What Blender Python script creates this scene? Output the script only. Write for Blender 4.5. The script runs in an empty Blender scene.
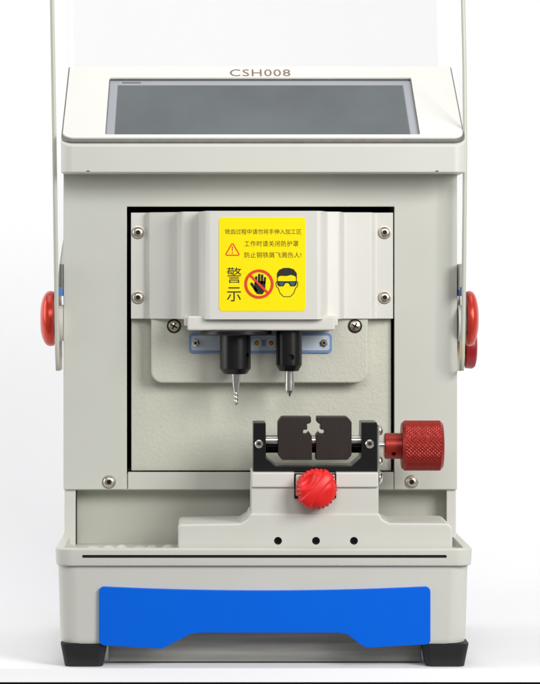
import bpy, bmesh, math, random
from mathutils import Vector, Matrix
random.seed(5)

# ------------------------------------------------------------------ units
# one unit = 0.8 mm; X to the right, Y away from the viewer, Z up, table top Z = 0
S = 0.0008
D = 2800.0                      # viewing distance
VX, VY, CX, FLOOR = 205.0, 285.0, 264.0, 668.0
ROOT_Y = 170.0

def P(px, py, Y):
    k = (D + Y) / D
    return Vector(((px - VX) * k + VX - CX, Y, (FLOOR - VY) - (py - VY) * k))
def PX(px, Y): return P(px, 0, Y).x
def PZ(py, Y): return P(0, py, Y).z

scene = bpy.context.scene
col = scene.collection

# ------------------------------------------------------------------ materials
def lin(c):
    c /= 255.0
    return c / 12.92 if c <= 0.04045 else ((c + 0.055) / 1.055) ** 2.4
def rgb(r, g, b): return (lin(r), lin(g), lin(b), 1.0)

def mat(name, color, rough=0.5, metal=0.0, bump=0.0, bscale=900.0, var=0.0, vscale=40.0, spec=0.5,
        coat=0.0, rvar=0.0, stretch=None, detail=4.0, vcon=0.0, speck=0.0):
    m = bpy.data.materials.new(name); m.use_nodes = True
    nt = m.node_tree; b = nt.nodes['Principled BSDF']
    b.inputs['Base Color'].default_value = color
    b.inputs['Roughness'].default_value = rough
    b.inputs['Metallic'].default_value = metal
    b.inputs['Specular IOR Level'].default_value = spec
    b.inputs['Coat Weight'].default_value = coat
    tc = nt.nodes.new('ShaderNodeTexCoord')
    src = tc.outputs['Object']
    if stretch:
        mp = nt.nodes.new('ShaderNodeMapping'); mp.inputs['Scale'].default_value = stretch
        nt.links.new(src, mp.inputs['Vector']); src = mp.outputs['Vector']
    if bump > 0:
        n = nt.nodes.new('ShaderNodeTexNoise'); n.inputs['Scale'].default_value = bscale
        n.inputs['Detail'].default_value = detail; n.inputs['Roughness'].default_value = 0.6
        nt.links.new(src, n.inputs['Vector'])
        bp = nt.nodes.new('ShaderNodeBump'); bp.inputs['Strength'].default_value = bump
        bp.inputs['Distance'].default_value = 0.0004
        nt.links.new(n.outputs['Fac'], bp.inputs['Height'])
        nt.links.new(bp.outputs['Normal'], b.inputs['Normal'])
    if var > 0:
        n2 = nt.nodes.new('ShaderNodeTexNoise'); n2.inputs['Scale'].default_value = vscale
        n2.inputs['Detail'].default_value = 7
        nt.links.new(src, n2.inputs['Vector'])
        mx = nt.nodes.new('ShaderNodeMix'); mx.data_type = 'RGBA'
        mx.inputs['A'].default_value = tuple(c * (1 - var) for c in color[:3]) + (1,)
        mx.inputs['B'].default_value = tuple(min(1, c * (1 + var)) for c in color[:3]) + (1,)
        if vcon > 0:
            mv = nt.nodes.new('ShaderNodeMapRange')
            mv.inputs['From Min'].default_value = 0.5 - vcon; mv.inputs['From Max'].default_value = 0.5 + vcon
            nt.links.new(n2.outputs['Fac'], mv.inputs['Value'])
            nt.links.new(mv.outputs['Result'], mx.inputs['Factor'])
        else:
            nt.links.new(n2.outputs['Fac'], mx.inputs['Factor'])
        nt.links.new(mx.outputs['Result'], b.inputs['Base Color'])
    if speck > 0:
        src_sock = b.inputs['Base Color'].links[0].from_socket
        n4 = nt.nodes.new('ShaderNodeTexNoise'); n4.inputs['Scale'].default_value = 420; n4.inputs['Detail'].default_value = 1
        nt.links.new(tc.outputs['Object'], n4.inputs['Vector'])
        m4 = nt.nodes.new('ShaderNodeMapRange')
        m4.inputs['From Min'].default_value = 0.765; m4.inputs['From Max'].default_value = 0.8
        m4.inputs['To Max'].default_value = speck
        nt.links.new(n4.outputs['Fac'], m4.inputs['Value'])
        x4 = nt.nodes.new('ShaderNodeMix'); x4.data_type = 'RGBA'
        x4.inputs['B'].default_value = (0.10, 0.09, 0.07, 1)
        nt.links.new(m4.outputs['Result'], x4.inputs['Factor']); nt.links.new(src_sock, x4.inputs['A'])
        nt.links.new(x4.outputs['Result'], b.inputs['Base Color'])
    if rvar > 0:
        n3 = nt.nodes.new('ShaderNodeTexNoise'); n3.inputs['Scale'].default_value = 130
        n3.inputs['Detail'].default_value = 6
        nt.links.new(src, n3.inputs['Vector'])
        mr = nt.nodes.new('ShaderNodeMapRange')
        mr.inputs['To Min'].default_value = max(0.02, rough - rvar)
        mr.inputs['To Max'].default_value = rough + rvar
        nt.links.new(n3.outputs['Fac'], mr.inputs['Value'])
        nt.links.new(mr.outputs['Result'], b.inputs['Roughness'])
    return m

paint = mat('paint_grey', rgb(207, 207, 199), 0.45, bump=0.16, bscale=1300, var=0.035, vscale=25, rvar=0.06)
paint_light = mat('paint_cover', rgb(214, 213, 206), 0.40, bump=0.05, bscale=1600, var=0.02, vscale=25, rvar=0.05)
paint_dim = mat('paint_panel', rgb(199, 200, 191), 0.45, bump=0.10, bscale=1500, var=0.03, vscale=20, rvar=0.05)
paint_tex = mat('paint_textured', rgb(199, 199, 185), 0.45, bump=1.0, bscale=360, var=0.03, vscale=60, detail=2.5, speck=0.3)
white_panel = mat('panel_white', rgb(226, 225, 220), 0.5, spec=0.2, bump=0.04, bscale=1200, var=0.01)
black_gap = mat('gap_black', rgb(14, 14, 14), 0.8, var=0.1)
trim = mat('trim_metal', rgb(128, 127, 122), 0.35, 0.8, bump=0.05, var=0.25, vscale=160)
screen_glass = mat('screen_glass', rgb(84, 91, 94), 0.16, var=0.30, vscale=9, vcon=0.2, rvar=0.08, spec=0.7, stretch=(1, 0.5, 1))  # colour mottling imitates soft reflections on the glass
screen_bezel = mat('screen_bezel', rgb(160, 164, 171), 0.35, var=0.05)
screen_edge = mat('screen_edge', rgb(110, 112, 116), 0.4, var=0.1)
black_metal = mat('black_anodised', rgb(15, 15, 16), 0.3, 0.0, bump=0.06, bscale=1400, var=0.2, vscale=90, spec=0.42)
jaw_dark = mat('jaw_brown_black', rgb(38, 27, 24), 0.46, 0.0, spec=0.4, bump=0.45, bscale=500, var=0.25, vscale=120, stretch=(5, 1, 0.3))
steel = mat('steel', rgb(222, 220, 215), 0.25, 1.0, bump=0.05, bscale=700, var=0.08, rvar=0.08)
brass_steel = mat('nickel_screw', rgb(214, 206, 192), 0.3, 1.0, bump=0.05, var=0.12)
screw_dark = mat('screw_recess', rgb(52, 45, 36), 0.4, 0.6, var=0.2)
red_plastic = mat('red_plastic', rgb(226, 32, 30), 0.4, bump=0.08, var=0.06, spec=0.4)
red_anod = mat('red_anodised', rgb(158, 38, 29), 0.36, 0.4, bump=0.06, var=0.10, vscale=80)
red_knob = mat('red_side_knob', rgb(205, 58, 42), 0.28, 0.35, bump=0.03, var=0.06)
red_stop = mat('red_stop_button', rgb(150, 14, 30), 0.35, var=0.06)
yellow_ring = mat('yellow_ring', rgb(236, 190, 96), 0.4, var=0.05)
blue_paint = mat('blue_panel', rgb(0, 102, 228), 0.34, spec=0.2, bump=0.05, bscale=1500, var=0.03, rvar=0.04)
blue_pad = mat('blue_pad', rgb(70, 120, 190), 0.5, var=0.06)
led_blue = mat('strip_blue', rgb(120, 150, 196), 0.3, var=0.12, vscale=60)
led_pale = mat('strip_pale', rgb(198, 208, 220), 0.18, var=0.06, vscale=60, coat=0.4)
led_amber = mat('led_amber', rgb(190, 140, 50), 0.3, 0.3, var=0.1)
gap_shade_mat = mat('gap_shade_streaked', rgb(138, 137, 131), 0.5, 0.25, bump=0.3, bscale=900, var=0.55, vscale=60, vcon=0.22, stretch=(0.06, 1, 1.6))  # streaked grey standing in for the shaded gap between the feet
wall_shade_paint = mat('paint_wall_shaded', rgb(188, 188, 177), 0.45, bump=0.12, bscale=1500, var=0.04, vscale=20)  # body paint darkened, with the recess shade put into its colour
rubber = mat('rubber_black', rgb(26, 27, 29), 0.6, bump=0.15, bscale=900, var=0.2, vscale=80)
yellow_st = mat('sticker_yellow', rgb(255, 230, 0), 0.38, spec=0.2, var=0.012, bump=0.02)
ink = mat('ink_black', rgb(20, 18, 12), 0.45, var=0.1)
ink_soft = mat('ink_soft_black', rgb(58, 50, 8), 0.45, var=0.1)
ink_red = mat('ink_red', rgb(222, 62, 22), 0.42, var=0.04)
ink_lens = mat('ink_lens_blue', rgb(40, 90, 110), 0.4, var=0.2, vscale=300)
ink_brown = mat('ink_brown', rgb(128, 102, 86), 0.5, var=0.08)
paper = mat('backdrop_white', rgb(236, 236, 238), 0.65, var=0.012, vscale=5, bump=0.02, bscale=300)
table_dark = mat('table_dark', rgb(30, 30, 31), 0.6, var=0.15)
visor_edge = mat('acrylic_edge', rgb(190, 190, 178), 0.3, var=0.12, vscale=30, stretch=(1, 1, 0.25))

def make_visor_mat():
    m = bpy.data.materials.new('acrylic_clear'); m.use_nodes = True
    nt = m.node_tree; nt.nodes.remove(nt.nodes['Principled BSDF'])
    out = nt.nodes['Material Output']
    t = nt.nodes.new('ShaderNodeBsdfTransparent'); t.inputs['Color'].default_value = (0.988, 0.99, 0.986, 1)
    g = nt.nodes.new('ShaderNodeBsdfGlossy'); g.inputs['Roughness'].default_value = 0.06
    n = nt.nodes.new('ShaderNodeTexNoise'); n.inputs['Scale'].default_value = 9
    bp = nt.nodes.new('ShaderNodeBump'); bp.inputs['Strength'].default_value = 0.05
    tc = nt.nodes.new('ShaderNodeTexCoord')
    nt.links.new(tc.outputs['Object'], n.inputs['Vector'])
    nt.links.new(n.outputs['Fac'], bp.inputs['Height'])
    nt.links.new(bp.outputs['Normal'], g.inputs['Normal'])
    mx = nt.nodes.new('ShaderNodeMixShader')
    mx.inputs['Fac'].default_value = 0.06
    nt.links.new(t.outputs[0], mx.inputs[1]); nt.links.new(g.outputs[0], mx.inputs[2])
    nt.links.new(mx.outputs[0], out.inputs['Surface'])
    return m
visor_clear = make_visor_mat()

# ------------------------------------------------------------------ object helpers
def finish(bm, bevel=0.0, seg=2, angle=35):
    bmesh.ops.remove_doubles(bm, verts=bm.verts, dist=0.001)
    bmesh.ops.recalc_face_normals(bm, faces=bm.faces)
    if bevel > 0:
        a = math.radians(angle)
        es = [e for e in bm.edges if len(e.link_faces) == 2 and e.calc_face_angle(0) > a]
        if es:
            bmesh.ops.bevel(bm, geom=es, offset=bevel, offset_type='OFFSET', segments=seg, profile=0.5,
                            affect='EDGES', clamp_overlap=True)
    return bm

def obj(name, bm, mats, parent=None, smooth=40, label=None, weighted=True):
    """link a bmesh (in scene units) as one mesh object with its origin at its middle"""
    me = bpy.data.meshes.new(name)
    vs = [v.co for v in bm.verts]
    lo = Vector((min(v.x for v in vs), min(v.y for v in vs), min(v.z for v in vs)))
    hi = Vector((max(v.x for v in vs), max(v.y for v in vs), max(v.z for v in vs)))
    c = (lo + hi) / 2
    for v in bm.verts: v.co = (v.co - c) * S
    bm.to_mesh(me); bm.free()
    if not isinstance(mats, (list, tuple)): mats = [mats]
    for m in mats: me.materials.append(m)
    if smooth:
        for p in me.polygons: p.use_smooth = True
        me.set_sharp_from_angle(angle=math.radians(smooth))
    o = bpy.data.objects.new(name, me); col.objects.link(o)
    world = c * S
    o['wloc'] = list(world)
    if parent is not None:
        o.parent = parent; o.location = world - Vector(parent['wloc'])
    else:
        o.location = world
    if label: o['label'] = label
    if smooth and weighted:
        w = o.modifiers.new('normals', 'WEIGHTED_NORMAL'); w.keep_sharp = True
    return o

def merge(*bms):
    out = bmesh.new()
    for b in bms:
        me = bpy.data.meshes.new('tmp'); b.to_mesh(me); out.from_mesh(me); bpy.data.meshes.remove(me); b.free()
    return out

def setmat(bm, i):
    for f in bm.faces: f.material_index = i
    return bm

def box(x0, x1, y0, y1, z0, z1, bevel=0, seg=2):
    bm = bmesh.new()
    bmesh.ops.create_cube(bm, size=1)
    for v in bm.verts:
        v.co = Vector(((x0 + x1) / 2 + v.co.x * (x1 - x0), (y0 + y1) / 2 + v.co.y * (y1 - y0),
                       (z0 + z1) / 2 + v.co.z * (z1 - z0)))
    return finish(bm, bevel, seg)

def pbox(px0, px1, py0, py1, Y0, Y1, bevel=0, seg=2):
    a, b = P(px0, py0, Y0), P(px1, py1, Y0)
    return box(a.x, b.x, Y0, Y1, b.z, a.z, bevel, seg)

def round_poly(pts, r, seg=6):
    """2D polygon with filleted corners; r is one number or one per corner"""
    n = len(pts); out = []
    for i in range(n):
        p = Vector(pts[i]); a = Vector(pts[i - 1]); b = Vector(pts[(i + 1) % n])
        ri = r[i] if isinstance(r, (list, tuple)) else r
        if ri <= 0: out.append(p); continue
        u = (a - p); v = (b - p); lu, lv = u.length, v.length
        u.normalize(); v.normalize()
        ang = math.acos(max(-1, min(1, u.dot(v))))
        if ang > math.pi - 0.02: out.append(p); continue
        t = min(ri / math.tan(ang / 2), lu * 0.49, lv * 0.49)
        rr = t * math.tan(ang / 2)
        cdir = (u + v).normalized(); c = p + cdir * (rr / math.sin(ang / 2))
        s = p + u * t - c; e = p + v * t - c
        a0 = math.atan2(s.y, s.x); a1 = math.atan2(e.y, e.x)
        d = (a1 - a0 + math.pi) % (2 * math.pi) - math.pi
        for k in range(seg + 1):
            q = a0 + d * k / seg
            out.append(c + Vector((math.cos(q), math.sin(q))) * rr)
    return out

def prism(pts3, vec, bevel=0, seg=2, angle=35):
    """extrude a planar loop of 3D points along vec"""
    bm = bmesh.new()
    a = [bm.verts.new(p) for p in pts3]; b = [bm.verts.new(Vector(p) + vec) for p in pts3]
    n = len(a)
    bm.faces.new(a); bm.faces.new(list(reversed(b)))
    for i in range(n):
        bm.faces.new((a[i], b[i], b[(i + 1) % n], a[(i + 1) % n]))
    return finish(bm, bevel, seg, angle)

def front_prism(pts_px, Y0, Y1, r=0, bevel=0, seg=2, angle=35):
    pts = [P(x, y, Y0) for x, y in pts_px]
    p2 = round_poly([(p.x, p.z) for p in pts], r) if r else [Vector((p.x, p.z)) for p in pts]
    return prism([Vector((p.x, Y0, p.y)) for p in p2], Vector((0, Y1 - Y0, 0)), bevel, seg, angle)

def loft(rings, cap=True):
    bm = bmesh.new(); R = [[bm.verts.new(p) for p in r] for r in rings]; n = len(R[0])
    for a, b in zip(R, R[1:]):
        for i in range(n): bm.faces.new((a[i], a[(i + 1) % n], b[(i + 1) % n], b[i]))
    if cap: bm.faces.new(list(reversed(R[0]))); bm.faces.new(R[-1])
    bmesh.ops.recalc_face_normals(bm, faces=bm.faces)
    return bm

def rrect(x0, x1, y0, y1, r, seg=8):
    return round_poly([(x0, y0), (x1, y0), (x1, y1), (x0, y1)], r, seg)

def lathe(profile, origin, axis, seg=48, cap=True):
    """profile: (distance along axis, radius); axis 'X','-X','-Y','-Z','Z'"""
    ax = {'X': Vector((1, 0, 0)), '-X': Vector((-1, 0, 0)), '-Y': Vector((0, -1, 0)), 'Z': Vector((0, 0, 1)),
          '-Z': Vector((0, 0, -1))}[axis] if isinstance(axis, str) else axis.normalized()
    u = ax.orthogonal().normalized(); v = ax.cross(u)
    rings = []
    for d, r in profile:
        rings.append([Vector(origin) + ax * d + (u * math.cos(2 * math.pi * k / seg) + v * math.sin(2 * math.pi * k / seg)) * max(r, 0.001)
                      for k in range(seg)])
    bm = loft(rings, cap)
    bmesh.ops.remove_doubles(bm, verts=bm.verts, dist=0.002)
    return bm

def cut(bm_a, cutters):
    """boolean difference, evaluated at once"""
    def tmp(b):
        me = bpy.data.meshes.new('tmp'); b.to_mesh(me); b.free()
        o = bpy.data.objects.new('tmp', me); col.objects.link(o); return o
    a = tmp(bm_a); cs = [tmp(c) for c in cutters]
    for c in cs:
        m = a.modifiers.new('b', 'BOOLEAN'); m.operation = 'DIFFERENCE'; m.object = c; m.solver = 'EXACT'
    dg = bpy.context.evaluated_depsgraph_get(); dg.update()
    me = bpy.data.meshes.new_from_object(a.evaluated_get(dg))
    out = bmesh.new(); out.from_mesh(me)
    for o in [a] + cs:
        d = o.data; bpy.data.objects.remove(o); bpy.data.meshes.remove(d)
    bpy.data.meshes.remove(me)
    bmesh.ops.dissolve_limit(out, angle_limit=0.001, verts=out.verts, edges=out.edges)
    return out

def text_bm(s, spacing=1.0):
    cu = bpy.data.curves.new('t', 'FONT'); cu.body = s; cu.space_character = spacing; cu.size = 1.0
    cu.resolution_u = 3
    o = bpy.data.objects.new('t', cu); col.objects.link(o)
    dg = bpy.context.evaluated_depsgraph_get(); dg.update()
    me = bpy.data.meshes.new_from_object(o.evaluated_get(dg))
    bm = bmesh.new(); bm.from_mesh(me)
    bpy.data.objects.remove(o); bpy.data.curves.remove(cu); bpy.data.meshes.remove(me)
    return bm

def fit_text(s, place, u0, u1, v0, v1, spacing=1.0):
    """fit the text's box into [u0,u1]x[v0,v1] (v up) and map with place(u, v)"""
    bm = text_bm(s, spacing)
    xs = [v.co.x for v in bm.verts]; ys = [v.co.y for v in bm.verts]
    x0, x1, y0, y1 = min(xs), max(xs), min(ys), max(ys)
    for v in bm.verts:
        v.co = place(u0 + (v.co.x - x0) / (x1 - x0) * (u1 - u0), v0 + (v.co.y - y0) / (y1 - y0) * (v1 - v0))
    return bm

def flat(pts3):
    bm = bmesh.new(); bm.faces.new([bm.verts.new(p) for p in pts3])
    bmesh.ops.triangulate(bm, faces=bm.faces)
    return bm

# ------------------------------------------------------------------ the thing
root = bpy.data.objects.new('key_cutting_machine', None); col.objects.link(root)
root.location = Vector((0, ROOT_Y, 0)) * S; root['wloc'] = list(root.location)
root['label'] = 'light grey key cutting machine with a blue front strip and red knobs on white table'
root['category'] = 'key machine'

# ---- base housing --------------------------------------------------
xl, xr = PX(57, 4), PX(469.5, 4)
def ring(dx, z, y0=4, y1=345, r=20, a=xl, b=xr):
    return [Vector((p.x, p.y, z)) for p in rrect(a + dx, b - dx, y0 + dx * 0.4, y1, r)]
bm = loft([ring(6, 23), ring(3.6, 24), ring(2.2, 28), ring(0, 104)])
notch = front_prism([(165, 700), (165, 649), (192, 633.5), (347, 633.5), (366, 649), (366, 700)], -60, 420, r=[0, 3, 6, 6, 3, 0])
bm = cut(bm, [notch])
base = obj('base_housing', bm, paint, root)

# blue front strip, slightly proud of the housing
def arc_top(x): return 586.5 + 4.2 * (1 - ((x - 264.5) / 166.0) ** 2)
top = [(x, arc_top(x)) for x in [99 + (430.5 - 99) * k / 30 for k in range(31)]]
pts = top + [(430.5, 644.5), (368, 648), (362, 646), (347, 634.5), (338, 633), (200, 633), (190, 634.5), (170, 645), (162, 649), (99, 645.5)]
radii = [5] + [0] * 29 + [5] + [5, 3, 6, 6, 3, 3, 6, 6, 3, 6]
bm = front_prism(pts, 0.5, 9, r=radii, bevel=0.8, angle=50)
obj('front_strip', bm, blue_paint, root, label='bright blue front strip with a notched lower edge')

# added block behind the notch; its streaked grey stands for shade under the base
obj('gap_shade_block', box(PX(108.5, 34), PX(421.5, 34), 34, 320, 1.5, 33.5, 1), gap_shade_mat, root)

# ---- rim tray -------------------------------------------------------
rl, rr_ = PX(54.5, -1), PX(473.5, -1)
def rring(d, z, r=18): return [Vector((p.x, p.y, z)) for p in rrect(rl + d, rr_ - d, -1 + d, 349 - d, max(r - d, 3))]
bm = loft([rring(2.6, 101.5), rring(1.0, 102.5), rring(0.6, 105), rring(0, 117), rring(0.5, 118.6), rring(2, 119.4)])
cav = box(rl + 9, rr_ - 9, 8, 335, 111, 160, 3)
slotc = pbox(82, 447, 555.4, 558.4, -4, 3, 1)
slot2 = None
bm = cut(bm, [cav, slotc])
tray = obj('rim_tray', bm, paint, root)
obj('tray_slot', pbox(81.8, 447.2, 555.2, 558.6, 1.2, 3.5), black_gap, tray)
# raised lugs on the tray floor
lug = bmesh.new()
for i, x in enumerate((92, 108, 121, 140, 152, 168)):
    a = P(x, 545, 70)
    b = loft([[Vector((p.x, p.y, z)) for p in rrect(a.x - w, a.x + w, 92 - w * .9, 92 + w * .9, 4)] for w, z in ((6.5, 110.8), (6, 112.2), (3, 113.6 + (i % 3) * .5))])
    me = bpy.data.meshes.new('t'); b.to_mesh(me); lug.from_mesh(me); b.free()
obj('tray_lugs', lug, paint, tray)

# ---- feet -----------------------------------------------------------
def foot(cx, cy, w):
    def r(h, z): return [Vector((p.x, p.y, z)) for p in rrect(cx - h, cx + h, cy - h, cy + h, 7)]
    return loft([r(w - 4.5, 0.15), r(w - 4, 1.0), r(w - .3, 21.5), r(w, 23.5)])
for cx_, cy_ in ((PX(83.5, 4), 27), (PX(446, 4), 27), (PX(83.5, 4), 300), (PX(446, 4), 300)):
    obj('foot', foot(cx_, cy_, 23.3), rubber, root)

# ---- column ---------------------------------------------------------
YF = 125.0
cl, cr = PX(63.4, YF), PX(457.2, YF)
ztop = PZ(168, YF)
bm = box(cl + 0.8, cr - 0.8, YF + 4, 328, 108, ztop, 1.5)
opening = pbox(125, 396, 200, 475, YF + 2, 240)
lower = pbox(75.5, 447, 490.5, 549, YF + 2, 160)
bm = cut(bm, [opening, lower])
column = obj('column_housing', bm, paint, root)
# black lining added to stand for the shade inside the opening
o0, o1 = P(124.5, 203, YF + 5), P(396.5, 475.5, YF + 5)
bm = box(o0.x, o1.x, YF + 5, 238, o1.z, o0.z)
bm = cut(bm, [box(o0.x + 0.6, o1.x - 0.6, YF, 236, o1.z + 0.6, o0.z - 0.6)])
obj('opening_shade_lining', bm, black_gap, column)
# wall of the lower recess
obj('lower_wall', pbox(75.2, 447.4, 488, 549, 150, 154), wall_shade_paint, column)
obj('wall_seam', pbox(75.3, 76.3, 490.5, 549, 131, 149.5), black_gap, column)
# front frame
fr = front_prism([(63.4, 168), (457.2, 168), (457.2, 489.6), (394.3, 489.6), (394.3, 206.6), (126.8, 206.6), (126.8, 489.6), (63.4, 489.6)], YF, YF + 4)
finish(fr, 0.8, 3)
frame = obj('front_frame', fr, paint_dim, root)
obj('lower_bar', pbox(127.9, 393.7, 472.2, 489.6, YF + 0.4, YF + 5, 0.8), paint_dim, root)

def socket_screw(px, py, Y, r, parent, m=brass_steel):
    o = P(px, py, Y)
    bm = lathe([(0, r), (1.2, r), (2.6, r * .86), (3.3, r * .6), (3.3, r * .38), (1.6, r * .34), (1.6, 0.01)], o, '-Y', 28)
    bm = setmat(bm, 0)
    for f in bm.faces:
        c = f.calc_center_median()
        if (Vector((c.x, 0, c.z)) - Vector((o.x, 0, o.z))).length < r * .36: f.material_index = 1
    ringb = lathe([(0, r * 1.16), (0.35, r * 1.16), (0.45, r * 1.02), (0.2, r)], o, '-Y', 28)
    return obj('screw', merge(bm, setmat(ringb, 0)), [m, screw_dark], parent)
socket_screw(109, 482, YF, 6.2, frame)
socket_screw(411.5, 482, YF, 6.2, frame)

# ---- carriage plate, boss, cover -------------------------------------
plate = obj('carriage_plate', pbox(131.2, 391.2, 213, 470.8, 133, 142, 1.2), paint_tex, root)
bm = front_prism([(151, 296), (368, 296), (368, 383), (151, 383)], 114, 133.5, r=[2, 2, 12, 12], bevel=3.0, seg=4, angle=50)
boss = obj('carriage_boss', bm, paint_tex, root)

prof = [(131, 122), (146.5, 122), (149.5, 113), (178, 100), (182, 81), (200, 79.5), (206, 52), (321, 52), (327, 79), (340, 84), (344, 109),
        (371.5, 112), (375.5, 122), (393, 122), (393, 130), (131, 130)]
p2 = [(PX(x, Y), Y) for x, Y in prof]
p2 = round_poly(p2, [0.6, 2.5, 3, 2.5, 4, 3, 6, 6, 3, 4, 2.5, 3, 2.5, .6, .3, .3], 5)
ztop_c, zbot_c = PZ(212.6, 122), PZ(318.6, 122)
bm = prism([Vector((p.x, p.y, zbot_c)) for p in p2], Vector((0, 0, ztop_c - zbot_c)), 0.8, 2, 60)
cover = obj('spindle_cover', bm, paint_light, root, smooth=50)
for x in (138, 384.5):
    for y in (232.5, 297.5): socket_screw(x, y, 122, 6.0, cover)
obj('spindle_housing', pbox(187.5, 335, 316, 330.5, 60, 118, 2, 3), paint_light, root)
obj('housing_flank', pbox(184, 338, 316, 326, 72, 116, 1.5), paint_light, root)

def cross_screw(px, py, Y, r, parent):
    o = P(px, py, Y)
    ringb = setmat(lathe([(0, r * 1.2), (0.5, r * 1.2), (0.6, r), (0.3, r * .98)], o, '-Y', 28), 1)
    head = setmat(lathe([(0.1, r * .95), (1.2, r * .9), (2.3, r * .6), (2.7, 0.01)], o, '-Y', 28), 0)
    bars = []
    for a in (0.5, 0.5 + math.pi / 2):
        b = box(-r * .62, r * .62, -.4, .4, -r * .13, r * .13)
        bmesh.ops.rotate(b, verts=b.verts, cent=(0, 0, 0), matrix=Matrix.Rotation(a, 3, 'Y'))
        bmesh.ops.translate(b, verts=b.verts, vec=o + Vector((0, -2.6, 0)))
        bars.append(setmat(b, 1))
    return obj('screw', merge(ringb, head, *bars), [brass_steel, screw_dark], parent)
cross_screw(174, 326, 114, 6.2, boss); cross_screw(355, 326, 114, 6.2, boss)
cross_screw(195, 317.5, 114, 4.5, boss)

# ---- lamp strip ------------------------------------------------------
bm = front_prism([(189, 333), (332, 333), (332, 353), (189, 353)], 111, 114.2, r=4, bevel=0.6, angle=50)
strip = obj('lamp_strip', bm, led_blue, root, label='pale blue lamp strip behind the spindles')
bm = front_prism([(191.3, 335.6), (329.7, 335.6), (329.7, 350.4), (191.3, 350.4)], 110.2, 111.2, r=3)
obj('strip_window', bm, led_pale, strip)
for x in (195.5, 324): 
    o = P(x, 343, 110.2)
    bm = merge(setmat(lathe([(0, 4.6), (1.5, 4.2), (2.4, 2.6), (2.4, 1.6), (1.2, 1.4), (1.2, .01)], o, '-Y', 6), 0),
               setmat(lathe([(2.2, 1.5), (2.45, 1.5), (2.46, 0.01)], o, '-Y', 6), 1))
    obj('screw', bm, [steel, screw_dark], strip, smooth=20)
for x in (257, 271):
    o = P(x, 343, 110.2)
    bm = merge(setmat(lathe([(0, 4.0), (.8, 3.8), (.8, 3.0)], o, '-Y', 20, False), 0), setmat(lathe([(0, 3), (1.2, 2.4), (1.6, .01)], o, '-Y', 20), 1))
    obj('lamp', bm, [steel, led_amber], strip)
obj('lamp_wire_pad', pbox(262, 265.5, 340, 346, 109.6, 110.4, .2), led_blue, strip)

# ---- spindles --------------------------------------------------------
def chuck(px, yt, yb, w, parent_name, disc=None):
    Y = 85.0
    o = P(px, yt, Y); h = o.z - PZ(yb, Y); r = w / 2 * (D + Y) / D
    prof = [(0, r), (h * .86, r), (h * .86 + .8, r * .97), (h - .5, r * .76), (h, r * .72), (h, 0.01)]
    bm = lathe(prof, o, '-Z', 48)
    return o, h, r, bm
o, h, r, bm = chuck(235.3, 334, 374, 31, 'cutter')
hole = lathe([(-2, 2.6), (8, 2.6)], P(246.2, 355, 85) + Vector((0, -8.5, 0)), Vector((-.75, .66, 0)), 20)
bm = cut(bm, [hole])
cut_ch = obj('cutter_chuck', bm, black_metal, root)
oo = P(236.5, 330.2, 85)
disc = lathe([(0, 35.6), (.6, 36.6), (4.0, 36.6), (4.8, 35.8), (4.8, .01)], oo, '-Z', 64)
obj('chuck_flange', disc, black_metal, cut_ch)
# twist drill: fluted, twisted tip
Yc = 85.0; c0 = P(236, 373, Yc)
sh = lathe([(0, 4.9), (3, 4.9), (5, 4.4), (13, 3.6), (17, 2.6), (20, 2.4)], c0, '-Z', 28)
rings = []
for k in range(49):
    t = k / 48.0; z = c0.z - 19 - t * 14.5
    tw = t * math.pi * 3.4
    taper = 1.0 if t < .86 else max(0.12, 1 - (t - .86) / .14)
    rg = []
    for j in range(24):
        a = 2 * math.pi * j / 24
        rad = 2.5 * (0.62 + 0.38 * abs(math.cos(a)) ** .6) * taper
        rg.append(Vector((c0.x + rad * math.cos(a + tw), c0.y + rad * math.sin(a + tw), z)))
    rings.append(rg)
obj('drill_bit', merge(sh, loft(rings)), steel, cut_ch)

o, h, r, bm = chuck(289, 326, 371, 26, 'probe')
hole = lathe([(-2, 3.1), (8, 3.1)], P(291.2, 357, 85) + Vector((0, -16, 0)), Vector((-.1, 1, 0)), 20)
bm = cut(bm, [hole])
pr = obj('probe_chuck', bm, black_metal, root)
c1 = P(289.6, 370, 85)
obj('probe_pin', lathe([(0, 5.0), (21, 5.0), (22, 4.6), (24.5, 2.0), (27, 1.0), (27.5, .01)], c1, '-Z', 32), steel, pr)

# ---- bed block --------------------------------------------------------
YB = 14.0
pts = [(178, 556), (178, 524.5), (241, 523.5), (248, 519), (250.5, 513.5), (379.5, 513.5), (382, 519), (389, 523), (452.5, 523.5), (452.5, 556)]
bm = front_prism(pts, YB, 108, r=[0, 4, 8, 6, 3, 3, 6, 8, 7, 0], bevel=2.2, seg=3, angle=50)
holes = [lathe([(-3, 4.0), (16, 4.0)], P(x, 541, YB), Vector((0, 1, 0)), 28) for x in (278, 316, 354)]
bm = cut(bm, holes)
bed = obj('bed_block', bm, paint, root)
for x in (278, 316, 354):
    o = P(x, 541, YB + 5)
    obj('hole_plug', lathe([(-5, 4.1), (0, 4.1), (0, 2.2), (-3, 2.0), (-3, .01)], o, '-Y', 28), black_metal, bed)
bm = pbox(251.7, 378.3, 472.6, 487.6, YB - 1, 100, 1.5, 3)
slot = pbox(294, 336.5, 470, 499, YB - 4, YB + 12)
bm2 = cut(bm, [slot])
top_plate = obj('bed_top', bm2, paint_light, root)
obj('bed_neck', pbox(251.4, 378.6, 486, 515, YB + 2.2, 102, 1.2), paint, bed)
bm = pbox(294.2, 336.3, 473.6, 498.8, YB - .6, YB + 6, .8)
obj('knob_slot', bm, black_metal, top_plate)
obj('knob_seat', pbox(295.6, 335, 474.6, 496.4, YB - 1.6, YB + 3, 1.5), paint_light, top_plate)

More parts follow.
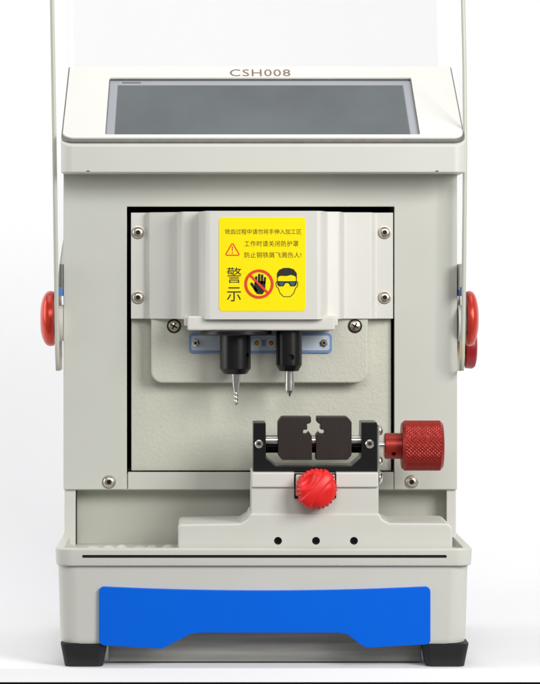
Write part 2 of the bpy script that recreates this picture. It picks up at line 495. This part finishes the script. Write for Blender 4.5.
# ---- clamp --------------------------------------------------------------
YC = 25.0
pts = [(253.3, 422.8), (265.8, 422.8), (266, 457.5), (276, 466), (352, 466), (361.3, 457.5), (361.5, 422.3), (377, 422.3), (377, 472.6), (253.3, 472.6)]
clamp = obj('clamp_frame', front_prism(pts, YC, 72, bevel=0.8, r=[0] * 10), black_metal, root)
for x, y, rr in ((259, 444, 4.2), (369.6, 444, 4.4)):
    o = P(x, y, YC)
    bm = merge(setmat(lathe([(0, rr), (1.4, rr), (2.2, rr * .8), (2.2, rr * .52), (.8, rr * .46), (.8, .01)], o, '-Y', 24), 0),
               setmat(lathe([(.7, rr * .45), (1.0, rr * .45), (1.0, .01)], o, '-Y', 6), 1))
    obj('screw', bm, [steel, screw_dark], clamp)
sp = obj('side_plate', pbox(377.2, 379.2, 424, 487, 26, 70, .5), steel, clamp)
def dome(py, r=5.2, m=steel, Y=38):
    o = P(379.2, py, Y)
    return obj('side_screw', lathe([(0, r), (1.0, r), (2.6, r * .8), (3.4, r * .45), (3.4, r * .3), (2, r * .28), (2, .01)], o, 'X', 24), m, clamp)
dome(430.5, 5); dome(461.5, 5); dome(478, 7)
a = P(264, 440.8, 50); b = P(363, 440.8, 50)
obj('guide_rod', lathe([(0, 5.6), (b.x - a.x, 5.6)], a, 'X', 36), steel, root)
a2 = P(264, 449.5, 52)
prof = []
L = b.x - a.x; n = 110
for k in range(n + 1): prof.append((L * k / n, 3.9 if k % 2 else 3.1))
obj('lead_screw', lathe(prof, a2, 'X', 24), black_metal, root)

jl = [(282, 417), (311, 417), (311.2, 422), (309.6, 423.6), (307, 424), (307.5, 429.6), (303.2, 430), (303.2, 434.6), (307.2, 434.6), (309.2, 432.2), (312, 436), (312, 460), (282, 460), (278, 455), (278, 422)]
jaw = obj('jaw', front_prism(jl, 33, 64, bevel=.7, r=[4] + [0] * 11 + [4, 4, 4]), jaw_dark, root)
jr = [(628.0 - x, y) for x, y in jl]
# mirrored jaw, a little wider
jr = [((x + 1.7) if x > 340 else x, y) for x, y in jr]
obj('jaw', front_prism(jr, 33, 64, bevel=.7, r=[4] + [0] * 11 + [4, 4, 4]), jaw_dark, root)

# clamp knob: toothed wheel with a raised grip bar across it
kc = P(316.8, 489, 0)
ax = Vector((0.10, -1, 0.10)).normalized()
def kframe(ang):
    u = Vector((math.cos(ang), 0, math.sin(ang))); u = (u - ax * u.dot(ax)).normalized(); v = ax.cross(u); return u, v
ku, kv = kframe(math.radians(50))
rings = []; N = 216
prof = [(-15, 15, 0), (-12, 18.6, .4), (-10.5, 19.8, 1), (-4, 20.2, 1), (1.5, 20.0, 1), (3.2, 19.0, .7), (4.4, 17.6, .25)]
prof += [(4.4 + 7.4 * math.sin(math.pi / 2 * k / 12), 17.6 * math.cos(math.pi / 2 * k / 12), 0) for k in range(1, 12)] + [(11.8, 0.02, 0)]
for d, rad, tooth in prof:
    rg = []
    for j in range(N):
        a_ = 2 * math.pi * j / N
        t = 0.5 + 0.5 * math.cos(a_ * 27)
        rr = rad + tooth * (1.5 * (t ** .8) - .9)
        x, y = math.cos(a_) * rr, math.sin(a_) * rr
        dd = d
        if d > 3 and rad < 17.7:                      # finger hollows on both sides of the grip
            for cy, dep in ((12.4, 6.0), (-12.4, 1.2)):
                q = (x / 11.0) ** 2 + ((y - cy) / 5.4) ** 2
                if q < 1: dd -= dep * (1 - q) ** 1.2
        rg.append(kc + ax * dd + ku * x + kv * y)
    rings.append(rg)
wheel = loft(rings)
# grip bar: a low rounded band across the dome
rings = []
for k in range(25):
    t = math.sin((-1 + 2 * k / 24.0) * math.pi / 2)
    w = 7.0 * (0.92 + 0.08 * t * t) * (0.9 if k in (0, 24) else 1); hgt = 4.4 + 8.2 * math.sqrt(max(0, 1 - t * t * .93))
    rg = []
    for j in range(28):
        a_ = 2 * math.pi * j / 28
        cs, sn = math.cos(a_), math.sin(a_)
        e = 0.42
        x = w * math.copysign(abs(cs) ** e, cs); z = math.copysign(abs(sn) ** e, sn)
        z = z * hgt if z > 0 else z * 8
        x *= 1 - 0.10 * max(0, z / hgt)
        rg.append(kc + ku * 20.4 * t + kv * x + ax * z)
    rings.append(rg)
bar = loft(rings)
ck = obj('clamp_knob', wheel, red_plastic, root, smooth=60, weighted=False, label='bright red toothed clamp knob with a grip bar')
obj('grip_bar', bar, red_plastic, ck, smooth=60, weighted=False)
obj('knob_stem', lathe([(-30, 6), (-10, 6)], kc, ax, 24), steel, ck)

# knurled side knob on the lead screw
YK = 48.0
kx0 = P(401.4, 445.6, YK)
Lk = PX(442.6, YK) - kx0.x; Rk = 25.6
NA, NZ = 300, 84
bm = bmesh.new(); rings = []
for i in range(NZ + 1):
    t = i / NZ; d = t * Lk
    rg = []
    for j in range(NA):
        a_ = 2 * math.pi * j / NA
        ed = min(d, Lk - d)
        if ed < 3: rad = Rk - (3 - ed) * .95; rad = min(rad, Rk - .1)
        else:
            p = a_ * 46 / (2 * math.pi); q = d / 2.35
            s1 = abs(((p + q * .62) % 1) - .5) * 2; s2 = abs(((p - q * .62) % 1) - .5) * 2
            rad = Rk - .15 - 0.95 * (1 - min(s1, s2)) ** 1.4 + .3
            rad = min(rad, Rk)
        rg.append(kx0 + Vector((d, math.sin(a_) * rad, math.cos(a_) * rad)))
    rings.append(rg)
bm = loft(rings, cap=True)
knurl = obj('knurled_knob', bm, red_anod, root, smooth=25, weighted=False, label='dark red knurled knob at the right of the clamp')
h0 = P(384.2, 446, YK)
hub = lathe([(0, 11.5), (1, 13.2), (17.6, 13.2), (18.4, 12)], h0, 'X', 48)
hub = cut(hub, [lathe([(-3, 2.4), (9, 2.4)], P(393, 454, YK) + Vector((0, -11.5, 0)), Vector((0, 1, 0.55)), 20)])
obj('knob_hub', hub, red_anod, knurl)
obj('knob_shaft', lathe([(0, 3.4), (9, 3.4)], P(377.5, 445, YK), 'X', 24), steel, knurl)

# ---- head ----------------------------------------------------------------
YH = 75.0
hl, hr = PX(60.3, YH), PX(466.2, YH)
SL = 0.527
def slope_z(Y): return 534.3 + (Y - 82) * SL
zb, zf = PZ(172.3, YH), PZ(141.6, YH)
bm = loft([[Vector((p.x, p.y, z)) for p in rrect(hl, hr, YH, 322, 13, 10)] for z in (zb, slope_z(246) - 4.6)])
cutn = Vector((0, -SL, 1)).normalized()
g = bmesh.ops.bisect_plane(bm, geom=bm.verts[:] + bm.edges[:] + bm.faces[:], plane_co=(0, 82, 534.3 - 4.4), plane_no=cutn, clear_outer=True)
bmesh.ops.holes_fill(bm, edges=[e for e in bm.edges if e.is_boundary])
finish(bm, 1.2, 3, 40)
head = obj('head_housing', bm, paint, root)
for x in (88, 437):
    a = P(x, 171, YH - .2)
    obj('pin_mark', box(a.x - 1.6, a.x + 1.6, YH - .15, YH + 2, a.z - .5, a.z + .5), screw_dark, head)

# sloped display panel: local frame (x across, v up the slope, n outwards)
nrm = Vector((0, -SL, 1)).normalized(); vdir = Vector((0, 1, SL)).normalized()
def on_slope(x, Y, off=0.0): return Vector((x, Y, slope_z(Y))) + nrm * off
def slope_pt(px, py, off=0.0):
    # where the line of sight through (px, py) meets the slope plane
    k = (534.3 - 82 * SL - (FLOOR - VY)) ; m = -(py - VY) / D
    Y = (m * D - k) / (SL - m)
    return Vector((PX(px, Y), Y, slope_z(Y))) + nrm * off
def slope_prism(loop_xy, r, n0, n1, bevel=0, seg=2):
    loop = round_poly(loop_xy, r, 8) if r else [Vector(p) for p in loop_xy]
    return prism([on_slope(p.x, p.y, n0) for p in loop], nrm * (n1 - n0), bevel, seg, 50)
pl, prr = hl + 1.6, hr - 1.6
outer = [(pl, 83.5), (prr, 83.5), (prr, 247), (pl, 247)]
outl = [(pl - 1.5, 78.0), (prr + 1.5, 78.0), (prr + 1.5, 247.5), (pl - 1.5, 247.5)]
sa, sb = slope_pt(105.3, 134.3), slope_pt(420.3, 134.3); sc, sd = slope_pt(109, 77.3), slope_pt(411, 77.3)
sx0, sx1 = (sa.x + sc.x) / 2, (sb.x + sd.x) / 2
sy0, sy1 = sa.y, sc.y
bm = slope_prism(outer, [12, 12, 1, 1], -3.2, 0, 0.5)
hole = slope_prism([(sx0, sy0), (sx1, sy0), (sx1, sy1), (sx0, sy1)], 2.5, -8, 4)
bm = cut(bm, [hole])
panel = obj('display_panel', bm, white_panel, root)
bm = slope_prism(outl, [13, 13, 1, 1], -4.6, -1.6, .3)
bm = cut(bm, [slope_prism([(sx0 + 1, sy0 + 1), (sx1 - 1, sy0 + 1), (sx1 - 1, sy1 - 1), (sx0 + 1, sy1 - 1)], 0, -8, 4)])
obj('panel_trim', bm, trim, panel)
bm = slope_prism([(sx0 - 1, sy0 - 1), (sx1 + 1, sy0 - 1), (sx1 + 1, sy1 + 1), (sx0 - 1, sy1 + 1)], 0, -4.4, -3.4)
scr = obj('screen', bm, screen_bezel, root, label='grey touch screen set into the sloping white panel')
gx0, gx1 = sx0 + 10.4, sx1 - 10.4
gy0, gy1 = sy0 + 2.0, sy1 - 13.5
bm = slope_prism([(gx0 - 1, gy0 - 1), (gx1 + 1, gy0 - 1), (gx1 + 1, gy1 + 1.6), (gx0 - 1, gy1 + 1.6)], .5, -3.5, -3.2)
obj('screen_border', bm, screen_edge, scr)
bm = slope_prism([(gx0, gy0), (gx1, gy0), (gx1, gy1), (gx0, gy1)], .5, -3.3, -2.9, .15)
obj('screen_glass', bm, screen_glass, scr)
a = slope_pt(131.5, 79.8)
bm = slope_prism([(a.x - 10, a.y - 1.6), (a.x + 10, a.y - 1.6), (a.x + 10, a.y + 1.6), (a.x - 10, a.y + 1.6)], 0, -3.4, -3.0)
obj('screen_latch', bm, screen_edge, scr)
# model lettering above the screen
ta, tb = slope_pt(230, 76.2), slope_pt(290, 69.4)
bm = fit_text('CSH008', lambda u, v: on_slope(u, v, 0.25), ta.x, tb.x, ta.y, tb.y, 1.1)
obj('lettering', bm, ink_brown, panel, smooth=0)

# ---- warning sticker ---------------------------------------------------------
YS = 52.0
bm = front_prism([(219, 217.3), (305.6, 217.3), (305.6, 311), (219, 311)], YS - .5, YS + .3, r=3.6)
st = obj('warning_sticker', bm, yellow_st, root, label='yellow warning sticker with black writing and pictograms')
LY = [YS - .7, YS - .9, YS - 1.1, YS - 1.3]
def at(l): return lambda u, v: P(u, -v, LY[l])
def tx(s, x0, x1, y0, y1, sp=1.0): return fit_text(s, at(0), x0, x1, -y1, -y0, sp)
letters = merge(tx('铣齿过程中请勿将手伸入加工区', 225, 301.4, 228.9, 234.2), tx('工作时请关闭防护罩', 244.4, 298.4, 240.6, 246.5, 1.1),
                tx('防止铜铁屑飞溅伤人!', 244.4, 301.2, 252, 257.8, 1.05))
obj('small_lettering', letters, ink_soft, st, smooth=0)
obj('large_lettering', merge(tx('警', 226.8, 241.4, 267.4, 283), tx('示', 226.8, 241, 287.2, 301.4)), ink, st, smooth=0)

def poly(pts, l): return flat([P(x, y, LY[l]) for x, y in pts])
def annulus(cx, cy, r0, r1, l, n=48, sx=1.0):
    bm = bmesh.new()
    a = [bm.verts.new(P(cx + sx * r0 * math.cos(2 * math.pi * k / n), cy + r0 * math.sin(2 * math.pi * k / n), LY[l])) for k in range(n)]
    b = [bm.verts.new(P(cx + sx * r1 * math.cos(2 * math.pi * k / n), cy + r1 * math.sin(2 * math.pi * k / n), LY[l])) for k in range(n)]
    for k in range(n): bm.faces.new((a[k], a[(k + 1) % n], b[(k + 1) % n], b[k]))
    return bm
def band(loop, w, l, closed=True):
    """outline stroke along a px polyline"""
    pts = [Vector(p) for p in loop]; n = len(pts); bm = bmesh.new(); rows = []
    for i in range(n):
        a_ = pts[i - 1] if (closed or i > 0) else pts[i]; b_ = pts[(i + 1) % n] if (closed or i < n - 1) else pts[i]
        t = (b_ - a_).normalized(); nn = Vector((-t.y, t.x)) * w / 2
        p, q = pts[i] + nn, pts[i] - nn
        rows.append((bm.verts.new(P(p.x, p.y, LY[l])), bm.verts.new(P(q.x, q.y, LY[l]))))
    for i in range(n if closed else n - 1):
        a_, b_ = rows[i], rows[(i + 1) % n]
        bm.faces.new((a_[0], a_[1], b_[1], b_[0]))
    return bm
# triangle with exclamation mark
tri = round_poly([(232.4, 242.8), (239.8, 255.2), (225.2, 255.2)], 1.0, 4)
bm = merge(band(tri, 1.1, 0), poly([(231.8, 246.2), (233.0, 246.2), (232.7, 251.4), (232.1, 251.4)], 0),
           poly([(231.8, 252.3), (233.0, 252.3), (233.0, 253.5), (231.8, 253.5)], 0))
obj('caution_triangle', bm, ink_red, st, smooth=0)
# hand, barred
hx, hy = 259.2, 284.0
def capsule(x0, y0, x1, y1, w, l=0):
    d = Vector((x1 - x0, y1 - y0)); t = d.normalized(); nn = Vector((-t.y, t.x)); pts = []
    for k in range(9):
        a_ = math.pi / 2 + math.pi * k / 8
        v = nn * math.sin(a_) * w / 2 + t * math.cos(a_) * w / 2
        pts.append((x0 + v.x, y0 + v.y))
    for k in range(9):
        a_ = -math.pi / 2 + math.pi * k / 8
        v = nn * math.sin(a_) * w / 2 + t * math.cos(a_) * w / 2
        pts.append((x1 + v.x, y1 + v.y))
    return poly(pts, l)
hand = merge(poly([tuple(p) for p in round_poly([(254.6, 281), (265.6, 281), (265.2, 290), (262.5, 294.4), (257, 294), (254, 290)], 2)], 0),
             capsule(256, 283, 256.2, 277.2, 2.3), capsule(258.9, 283, 259.3, 274.8, 2.4), capsule(261.8, 283, 262.2, 275.4, 2.4), capsule(264.5, 283, 265.0, 278, 2.2),
             capsule(256.2, 290.5, 251.6, 283.8, 2.7))
obj('hand_pictogram', hand, ink, st, smooth=0)
ringm = annulus(hx - .2, hy, 11.9, 14.7, 1)
sl = 13.0 * math.sqrt(.5)
bar2 = band([(hx - .2 - sl, hy - sl), (hx - .2 + sl, hy + sl)], 2.3, 2, closed=False)
obj('prohibition_ring', merge(ringm, bar2), ink_red, st, smooth=0)
# face with safety glasses
fx = 286.9
face = [(277.6, 276), (277.4, 281), (275.9, 282.5), (276.4, 286.5), (278.2, 288), (280, 293), (283.4, 296.6), (290.4, 296.6), (293.8, 293), (295.6, 288),
        (297.4, 286.5), (297.9, 282.5), (296.4, 281), (296.2, 276)]
hair = [(277.2, 279.5), (276.9, 273.5), (279.2, 269.8), (283.5, 267.9), (289, 267.8), (293.8, 269.3), (296.8, 273.2), (296.8, 279.5), (295.6, 276.2),
        (291.5, 274.8), (286, 276), (281.5, 275.6), (278.6, 276.4)]
glasses = [(277, 281), (285.4, 281.2), (288.4, 281.2), (297, 281), (296.4, 285), (294.6, 286.3), (290.4, 286.2), (288.6, 283), (285.4, 283), (283.6, 286.2), (279.2, 286.3), (277.6, 285)]
fo = obj('face_pictogram', merge(band(round_poly(face, 1.2, 3), .75, 0, closed=False), poly(hair, 1), poly(glasses, 1)), ink, st, smooth=0)
obj('lenses', merge(poly([(279.0, 282), (284.0, 282), (283.0, 285.2), (279.8, 285.4)], 2), poly([(289.6, 282), (295.0, 282), (294.2, 285.4), (290.8, 285.2)], 2)), ink_lens, st, smooth=0)

# ---- visor, pivot knobs, stop button -------------------------------------------
lp = [(-70, 51), (0, 52), (60, 53), (130, 54.2), (235, 55.6), (320, 56.8), (371, 57.6)]
rp = [(-70, 462), (0, 463), (60, 464.4), (150, 465.2), (250, 464.2), (320, 463.4), (371, 462.3)]
def interp(tab, y):
    for (a, b), (c, d) in zip(tab, tab[1:]):
        if y <= c: return b + (d - b) * (y - a) / (c - a)
    return tab[-1][1]
YV0, YV1 = 100.0, 338.0
bm = bmesh.new()
rows = []
ys = [-70 + 15 * k for k in range(21)]          # upper part: sides and back sheet
for y in ys:
    xL, xR = PX(interp(lp, y), YV0), PX(interp(rp, y), YV0); z = PZ(y, YV0); R = 14
    path = [(xL, YV0 + (YV1 - R - YV0) * k / 4) for k in range(5)]
    path += [(xL + R - R * math.cos(t), YV1 - R + R * math.sin(t)) for t in [math.pi / 2 * k / 6 for k in range(1, 7)]]
    path += [(xL + R + (xR - xL - 2 * R) * k / 8, YV1) for k in range(1, 8)]
    path += [(xR - R + R * math.sin(t), YV1 - R + R * math.cos(t)) for t in [math.pi / 2 * k / 6 for k in range(0, 7)]]
    path += [(xR, YV1 - R - (YV1 - R - YV0) * k / 4) for k in range(1, 5)]
    rows.append([bm.verts.new((x, yy, z)) for x, yy in path])
for a, b in zip(rows, rows[1:]):
    for i in range(len(a) - 1): bm.faces.new((a[i], a[i + 1], b[i + 1], b[i]))
ylast = ys[-1]
for tab, end, sgn in ((lp, rows[-1][:5], 0), (rp, list(reversed(rows[-1][-5:])), 1)):
    prev = end
    for y in [ylast + (371 - ylast) * k / 10 for k in range(1, 11)]:
        t = (y - ylast) / (371 - ylast)
        wid = 60 + (YV1 - 14 - YV0 - 60) * max(0, 1 - t * 2.2) ** 1.5
        rnd = 0 if t < .9 else 8 * (t - .9) / .1
        cur = [bm.verts.new((PX(interp(tab, y), YV0), YV0 + rnd + (wid - 2 * rnd) * k / 4, PZ(y, YV0))) for k in range(5)]
        for i in range(4): bm.faces.new((prev[i], prev[i + 1], cur[i + 1], cur[i]))
        prev = cur
bmesh.ops.recalc_face_normals(bm, faces=bm.faces)
visor = obj('visor', bm, [visor_clear, visor_edge], root, smooth=60, weighted=False, label='clear acrylic visor swung up over the head')
sm = visor.modifiers.new('thickness', 'SOLIDIFY'); sm.thickness = 4.6 * S; sm.offset = 0; sm.material_offset_rim = 1

YP = 135.0
def pivot(px_in, px_out, axis):
    o = P(px_in, 318.5, YP); w = abs(PX(px_out, YP) - o.x)
    prof = [(0, 27.2), (.6, 28.4), (w * .30, 29.2), (w * .55, 28.2), (w * .74, 25.4), (w * .88, 21.2), (w * .97, 16.5), (w, 15), (w, .01)]
    bm = lathe(prof, o, axis, 64)
    k = obj('pivot_knob', bm, red_knob, root, smooth=50, weighted=False)
    return k
kl = pivot(54.6, 41.2, '-X'); kr = pivot(466.0, 477.4, 'X')
for k, xa, xb, ax_ in ((kl, 54.6, 63.6, 'X'), (kr, 466.0, 457.4, '-X')):
    o = P(xa, 323, YP - 2); w = abs(PX(xb, YP) - o.x)
    obj('pivot_bush', lathe([(0, 11), (w * .55, 11), (w * .55, 19), (w, 19)], o, ax_, 36), paint_light, k)
    o2 = P(xb, 300, YP)
    s = 1 if ax_ == '-X' else -1
    z0, z1 = PZ(290, YP), PZ(264, YP)
    obj('hinge_plate', box(min(o2.x, o2.x + s * 3), max(o2.x, o2.x + s * 3), YP - 28, YP + 40, z0, z1, .6), trim if s < 0 else paint, k)
    z0, z1 = PZ(296, YP), PZ(287, YP)
    obj('hinge_pad', box(min(o2.x + s * .2, o2.x + s * 4.2), max(o2.x + s * .2, o2.x + s * 4.2), YP - 30, YP + 20, z0, z1, .4), blue_pad, k)
YE = 215.0
o = P(457.0, 346, YE)
es = obj('stop_button', lathe([(8, 9), (8, 22), (9, 24), (16, 24.5), (19, 22.5), (20.5, 17), (20.8, .01)], o, 'X', 48), red_stop, root)
obj('stop_ring', lathe([(-9, 27), (4.5, 27), (5.5, 25), (5.5, 12), (8.2, 9)], o, 'X', 48), yellow_ring, es)

# ------------------------------------------------------------------ setting
prof = [(-10, -12.9), (-9.4, -12.2), (-2.4, -0.4), (-1.4, 0)] + [(-1.4 + 640 * k / 8, 0) for k in range(1, 9)]
R = 420
prof += [(638.6 + R * math.sin(t), R - R * math.cos(t)) for t in [math.pi / 2 * k / 16 for k in range(1, 17)]]
prof += [(638.6 + R, 420 + 1500 * k / 4) for k in range(1, 5)]
back = [(638.6 + R + 12, 1920), (638.6 + R + 12, -12.6)]
bm = bmesh.new()
full = prof + back
A = [bm.verts.new((-2600, y, z)) for y, z in full]; B = [bm.verts.new((2600, y, z)) for y, z in full]
for i in range(len(A)): bm.faces.new((A[i], B[i], B[(i + 1) % len(A)], A[(i + 1) % len(A)]))
bm.faces.new(A); bm.faces.new(list(reversed(B)))
bmesh.ops.recalc_face_normals(bm, faces=bm.faces)
bd = obj('backdrop', bm, paper, None, smooth=30, weighted=False); bd['kind'] = 'structure'
tb = obj('table', box(-2600, 2600, 1.0, 1000, -900, -13.2, 1), table_dark, None); tb['kind'] = 'structure'

# ------------------------------------------------------------------ light
w = bpy.data.worlds.new('World'); scene.world = w; w.use_nodes = True
bg = w.node_tree.nodes['Background']; bg.inputs['Color'].default_value = (1, 1, 1.01, 1); bg.inputs['Strength'].default_value = 0.2

def area(name, loc, target, sx, sy, power, color=(1, 1, 1)):
    l = bpy.data.lights.new(name, 'AREA'); l.shape = 'RECTANGLE'; l.size = sx * S; l.size_y = sy * S
    l.energy = power; l.color = color
    o = bpy.data.objects.new(name, l); col.objects.link(o)
    o.location = Vector(loc) * S
    o.rotation_euler = (Vector(target) - Vector(loc)).to_track_quat('-Z', 'Y').to_euler()
    return o
area('key_softbox', (1180, -1350, 1000), (40, 60, 260), 800, 900, 20.5, (1, .99, .975))
area('front_softbox', (-100, -2700, 1700), (0, 60, 250), 1600, 900, 15.5, (1, .995, .98))
area('fill_softbox', (-1500, -250, 600), (0, 60, 260), 500, 1100, 2.6, (1, .995, .98))
area('top_softbox', (0, 200, 1500), (0, 140, 0), 1500, 900, 4.5, (1, .995, .99))
area('backdrop_lamp_right', (1500, 500, 900), (350, 1060, 350), 300, 1200, .6)
area('backdrop_lamp_left', (-1500, 350, 800), (-450, 760, 60), 500, 1200, 6)

# ------------------------------------------------------------------ camera
cd = bpy.data.cameras.new('camera'); cam = bpy.data.objects.new('camera', cd); col.objects.link(cam)
cam.location = Vector((VX - CX, -D, FLOOR - VY)) * S
cam.rotation_euler = (math.radians(90), 0, 0)
cd.sensor_fit = 'HORIZONTAL'; cd.sensor_width = 36; cd.lens = 36 * D / 540.0
cd.shift_x = (270 - VX) / 540.0; cd.shift_y = -(342 - VY) / 540.0
cd.clip_start = 0.01; cd.clip_end = 100
scene.camera = cam

for o in list(scene.objects):
    if 'wloc' in o: del o['wloc']
scene.view_settings.view_transform = 'Standard'; scene.view_settings.look = 'None'; scene.view_settings.exposure = 0
scene.render.engine = 'CYCLES'
